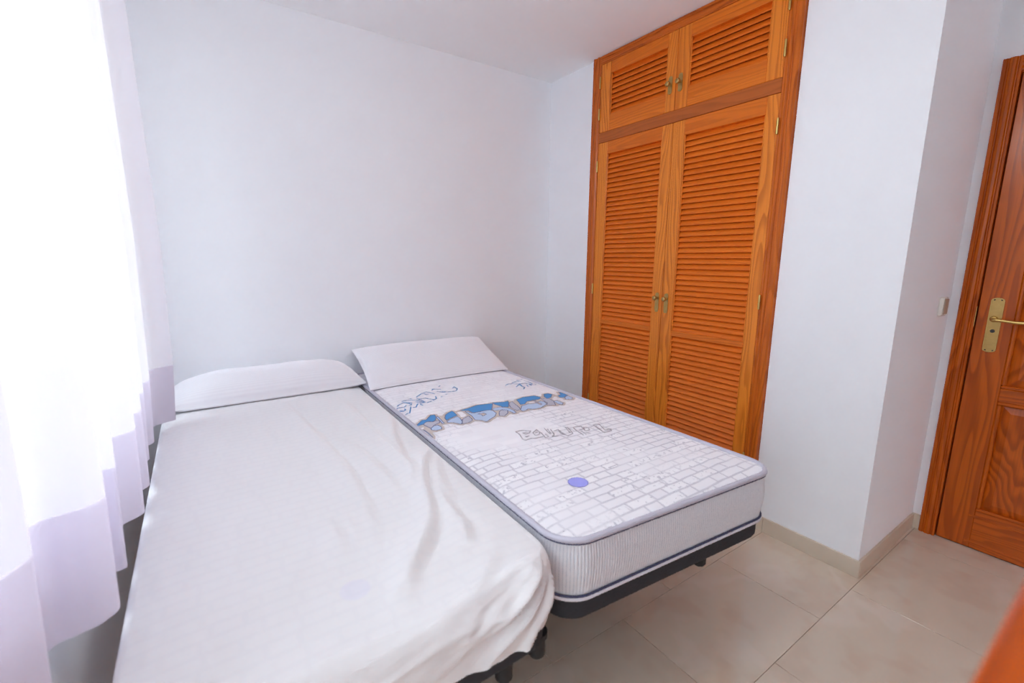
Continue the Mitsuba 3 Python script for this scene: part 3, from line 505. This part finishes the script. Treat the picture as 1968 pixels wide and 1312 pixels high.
dot = affine_transform(Polygon([(math.cos(a), math.sin(a)) for a in np.linspace(0, 2*math.pi, 40)[:-1]]), [0.031, 0, 0, 0.031, -1.2535, -1.735])
lay(dot.buffer(-0.002), L_+0.0006, 'mat_dot', mt+'__round_patch'); lay(dot.difference(dot.buffer(-0.002)), L_+0.0006, 'mat_dot_rim', mt+'__round_patch_rim')
labels[mt+'__round_patch'] = {'label': 'round lilac patch'}

# fitted sheet on the left mattress
WR = wrinkle
def seg_dist(P, line):
    """distance to a polyline, the side (signed) and the position along it"""
    best = np.full(len(P), 9.0); side = np.zeros(len(P)); pos = np.zeros(len(P)); Lt = 0.0
    lens = np.linalg.norm(np.diff(line, axis=0), axis=1)
    for i in range(len(line)-1):
        a, b = line[i], line[i+1]; d = b-a; t = np.clip(((P-a)@d)/(d@d), 0, 1); q = a+t[:, None]*d; e = P-q; dist = np.linalg.norm(e, axis=1)
        m = dist < best; best[m] = dist[m]; side[m] = np.sign(d[0]*e[m, 1]-d[1]*e[m, 0]); pos[m] = (Lt+t[m]*lens[i])/lens.sum(); Lt += lens[i]
    return best, side, pos
WH = [0.0065, 0.0045, 0.0045, 0.0085, 0.0115, 0.006, 0.005, 0.0025, 0.003, 0.005, 0.009, 0.003, 0.003, 0.006]
def sheet_relief(xy):
    h = np.zeros(len(xy))
    for line, hh in zip(WR, WH):
        hh = hh*1.55; l = spline(line, 6); d, s, p = seg_dist(xy, l)
        w = np.where(s > 0, 0.016, 0.042); h += hh*np.exp(-(d/w)**2)*np.sin(math.pi*np.clip(p*0.94+0.03, 0, 1))**0.6*1.0
        h -= 0.35*hh*np.exp(-((d-0.026)/0.014)**2)*(s > 0)*np.sin(math.pi*np.clip(p, 0, 1))
    return h + 0.006*(meshkit.fbm(np.c_[xy*[6, 3.2], np.zeros(len(xy))], 4, 2)-0.5)
def fan(xd):
    """folds fanning from the foot's right corner; xd: distance from the corner leftwards, distance below the top edge (negative on top)"""
    x, dn = xd[:, 0], xd[:, 1]
    ang = np.degrees(np.arctan2(dn+0.045, np.maximum(x, 0.0)+0.03)); rr = np.hypot(x+0.03, dn+0.045)
    n = meshkit.fbm(np.c_[ang/13, rr*5, np.zeros(len(x))], 3, 9)
    ridge = (1-np.abs(np.sin(np.radians(ang*5.6+n*150))))**1.3+0.35*(1-np.abs(np.sin(np.radians(ang*11+40+n*90))))**1.5
    amp = np.clip((rr-0.02)/0.10, 0, 1)*np.exp(-(rr/0.55)**2)*np.clip((ang+8)/16, 0, 1)
    return ridge*amp
sh = 'fitted_sheet'
base = rring(LB.W, LB.L, 0.10, 0.0, dense=0.007); c = np.array([LB.W/2, LB.L/2]); R = []
runx = base[:, 0]
run = np.r_[0, np.cumsum(np.linalg.norm(np.diff(base, axis=0), axis=1))]
is_foot = np.clip((base[:, 1]-(LB.L-0.16))/0.14, 0, 1)
facing = np.clip(rring(LB.W, LB.L, 0.10, 1.0, dense=0.007)[:, 1]-base[:, 1], 0, 1)**2; is_foot = is_foot*facing
nb = meshkit.fbm(np.c_[run*9, np.zeros(len(run)), np.zeros(len(run))], 3, 3)
hem = 0.447 + 0.010*(nb-0.5) - 0.012*is_foot*np.clip((nb-0.5)*3, 0, 1)
ZS = 0.612
for t in np.linspace(0, 1, 30):
    z = hem+(ZS-0.022-hem)*t
    o = 0.004+0.006*np.sin(math.pi*t)
    f = fan(np.c_[LB.W-base[:, 0], ZS-z])*is_foot
    side = (1-is_foot)*(meshkit.fbm(np.c_[run*4, z*3, np.zeros(len(run))], 2, 8)-0.5)*0.003
    nrm = rring(LB.W, LB.L, 0.10, 1.0, dense=0.007)-base
    R.append(LB.map(base+nrm*(o+0.036*f+side)[:, None], z))
for a in np.linspace(0.12, 1, 10):
    th = a*math.pi/2; s = 0.022*(1-math.cos(th)); z = ZS-0.022+0.022*math.sin(th)
    f = fan(np.c_[LB.W-base[:, 0], np.full(len(base), ZS-z-s)])*is_foot
    nrm = rring(LB.W, LB.L, 0.10, 1.0, dense=0.007)-base
    ab = base+nrm*((0.004+0.036*f*(1-a*0.6))-s)[:, None]
    w3 = LB.map(ab, z); w3[:, 2] += a*sheet_relief(w3[:, :2])*np.clip(a, 0, 1)**2+0.014*f*a; R.append(w3)
base2 = rring(LB.W, LB.L, 0.10, -0.0195, dense=0.007)
for s in np.linspace(0.995, 0.012, 135):
    ab = c+(base2-c)*s; w3 = LB.map(ab, ZS); d = np.minimum(np.minimum(ab[:, 0], LB.W-ab[:, 0]), np.minimum(ab[:, 1], LB.L-ab[:, 1]))
    fo = np.clip((ab[:, 1]-(LB.L-0.40))/0.25, 0, 1)
    f = fan(np.c_[LB.W-ab[:, 0], -(LB.L-ab[:, 1])])*fo
    w3[:, 2] = ZS+0.010*(1-np.exp(-np.maximum(d-0.02, 0)/0.05))+sheet_relief(w3[:, :2])+0.018*f; R.append(w3)
add(sh, loft(R, True, False, True), 'mat_sheet', True)
tag(sh, 'creased white fitted sheet over the left mattress, beside the curtain', 'bed sheet')

# pillows
def pillow(key, fn, nu=110, nv=70):
    """fn(u, v) -> centre point, half thickness up, half thickness down, the normal; u along the length, v across, both -1..1"""
    u, v = np.meshgrid(np.linspace(-1, 1, nu), np.linspace(-1, 1, nv), indexing='ij')
    top, bot, uv = fn(u, v)
    idx = np.arange(nu*nv).reshape(nu, nv)
    q = np.stack([idx[:-1, :-1], idx[1:, :-1], idx[1:, 1:], idx[:-1, 1:]], -1).reshape(-1, 4)
    f = np.vstack([q[:, [0, 1, 2]], q[:, [0, 2, 3]]]); g = f[:, ::-1]+nu*nv
    V = np.vstack([top.reshape(-1, 3), bot.reshape(-1, 3)]); uv2 = np.vstack([uv.reshape(-1, 2)]*2)
    return add(key, trimesh.Trimesh(V, np.vstack([f, g]), process=False), 'mat_pillow', True, uv=uv2)
def prof(u, v, pu, pv, e): return np.maximum(1-np.abs(u)**pu, 0)**e*np.maximum(1-np.abs(v)**pv, 0)**e
def left_pillow(u, v):
    W, D = 0.445, 0.150
    shrink = 1-0.10*(1-np.abs(u)**2)*0-0.06*np.abs(u)**6
    pin = 1-0.05*(1-np.abs(v)**2)*np.abs(u)**4
    x = -1.902+u*W*pin; y = -0.165+v*D*shrink
    t = np.maximum(1-np.abs(u)**4.5, 0)**0.62*np.maximum(1-np.abs(v)**2.3, 0)**0.55
    lump = meshkit.fbm(np.stack([u*2.2, v*1.5, np.zeros_like(u)], -1), 3, 6)-0.5
    z0 = 0.634+0.0*u
    zt = z0+t*(0.128+0.020*lump)*(1+0.04*u); zb = np.maximum(z0-t*0.03, 0.6265)
    zt = zt + 0.004*np.abs(u)**8
    return np.stack([x, y, zt], -1), np.stack([x, y, zb], -1), np.stack([u*W, v*D*1.3], -1)
pk = pillow('pillow', left_pillow)
tag(pk, 'long white pillow lying flat at the head of the sheeted bed', 'pillow')
def right_pillow(u, v):
    W, D = 0.424, 0.215; ang = math.radians(19)
    pin = 1-0.030*(1-np.abs(v)**2)*np.abs(u)**3; pv = 1-0.05*(1-np.abs(u)**2)*np.abs(v)**3
    x = -1.047+u*W*pin+0.012*v; a = v*D*pv                               # v=-1 front, +1 at the wall
    t = prof(u, v, 4.2, 2.6, 0.5)
    lump = meshkit.fbm(np.stack([u*2.4, v*1.7, np.zeros_like(u)], -1), 3, 12)-0.5
    cy, cz = -0.228, 0.700
    y = cy+a*math.cos(ang); z = cz+a*math.sin(ang)
    up = t*(0.062+0.012*lump); dn = t*0.05
    tp = np.stack([x, y-up*math.sin(ang), z+up*math.cos(ang)], -1); bt = np.stack([x, y+dn*math.sin(ang), np.maximum(z-dn*math.cos(ang), 0.6295)], -1)
    for q in (tp, bt): q[..., 1] = np.minimum(q[..., 1], -0.004)
    return tp, bt, np.stack([u*W, v*D], -1)
pk = pillow('pillow', right_pillow)
tag(pk, 'white pillow leaning against the back wall on the printed mattress', 'pillow')

# ---------------------------------------------------------------- curtain
CP = [(-0.462, -2.320), (-0.455, -2.279), (-0.500, -2.345), (-0.60, -2.372), (-0.690, -2.334), (-0.760, -2.368), (-0.860, -2.336), (-0.93, -2.372), (-1.077, -2.320), (-1.150, -2.378), (-1.248, -2.319), (-1.306, -2.364), (-1.40, -2.385),
      (-1.495, -2.330), (-1.512, -2.356), (-1.56, -2.388), (-1.631, -2.328), (-1.670, -2.343), (-1.683, -2.374), (-1.696, -2.408), (-1.76, -2.430), (-1.80, -2.388), (-1.862, -2.412), (-1.95, -2.435), (-2.03, -2.385), (-2.12, -2.43), (-2.19, -2.41)]
plan = spline(CP, 7)
def curtain_row(z):
    k = np.clip((z-0.64)/1.82, 0, 1); far = np.interp(z, [0.64, 0.88, 1.37, 2.15, 2.46], [0, 0.016, 0.028, 0.014, 0.010])
    m = -2.358; y = plan[:, 0]; x = m+(plan[:, 1]-m)*(1-0.10*k)+far*np.clip(1-(y+0.45)/-0.9, 0.35, 1)
    x = x+0.006*k*np.sin(y*21+z*1.7); return np.c_[x, y, np.full(len(y), z)]
HZ, SZ = 0.640, 0.866
add('curtain__sheer_panel', loft([curtain_row(z) for z in np.linspace(SZ-0.002, 2.4985, 40)], False), 'mat_sheer', True)
rows = [curtain_row(z) for z in np.linspace(HZ, SZ, 10)]
back = [r+[-0.0035, 0, 0] for r in rows][::-1]
add('curtain__hem', loft(rows[::-1]+[rows[0]+[-0.0017, 0, -0.001]]+back[::-1], False), 'mat_hem', True)
labels['curtain__hem'] = {'label': 'deep double hem along the bottom'}
tag('curtain', 'sheer white pleated curtain glowing in front of the window', 'curtain')

# ---------------------------------------------------------------- wooden cabinet close to the viewpoint
cb = 'wooden_cabinet'
cx0, cx1, cy0, cy1 = -1.965, -1.15, -3.10, -2.665
add(cb+'__top', box(cx0, cx1, cy0, -2.650, 1.078, 1.100, .003), 'mat_cabinet')
add(cb+'__body', box(cx0+0.015, cx1-0.015, cy0+0.01, cy1, 0.06, 1.0778, .002), 'mat_cabinet')
add(cb+'__plinth', box(cx0+0.03, cx1-0.03, cy0+0.02, cy1-0.02, 0.0, 0.0598, .002), 'mat_cabinet')
tag(cb, 'orange varnished wooden cabinet top, blurred, in the near corner', 'cabinet')

# pendant lamp added above the frame as fill for ceiling and walls
lp = (-1.60, -1.90, 0)
add('added_fill_lamp__canopy', lathe([(0, 2.468), (0.03, 2.470), (0.05, 2.482), (0.052, 2.4995), (0, 2.4995)], 'z', 28, lp), 'mat_white_metal', 40)
add('added_fill_lamp__cord', lathe([(0, 2.315), (0.004, 2.315), (0.004, 2.469), (0, 2.469)], 'z', 10, lp), 'mat_white_metal', 40)
add('added_fill_lamp__cap', lathe([(0, 2.298), (0.035, 2.298), (0.03, 2.312), (0.01, 2.320), (0, 2.320)], 'z', 24, lp), 'mat_white_metal', 40)
key = add('added_fill_lamp__globe', lathe([(0.11*math.sin(t), 2.195-0.11*math.cos(t)) for t in np.linspace(0, math.pi*0.9, 24)]+[(0, 2.2996)], 'z', 36, lp), 'mat_white_metal', True); scene[key]['emitter'] = FILL_LAMP
tag('added_fill_lamp', 'added round pendant lamp above the frame, unseen, filling in light on ceiling and walls', 'lamp')
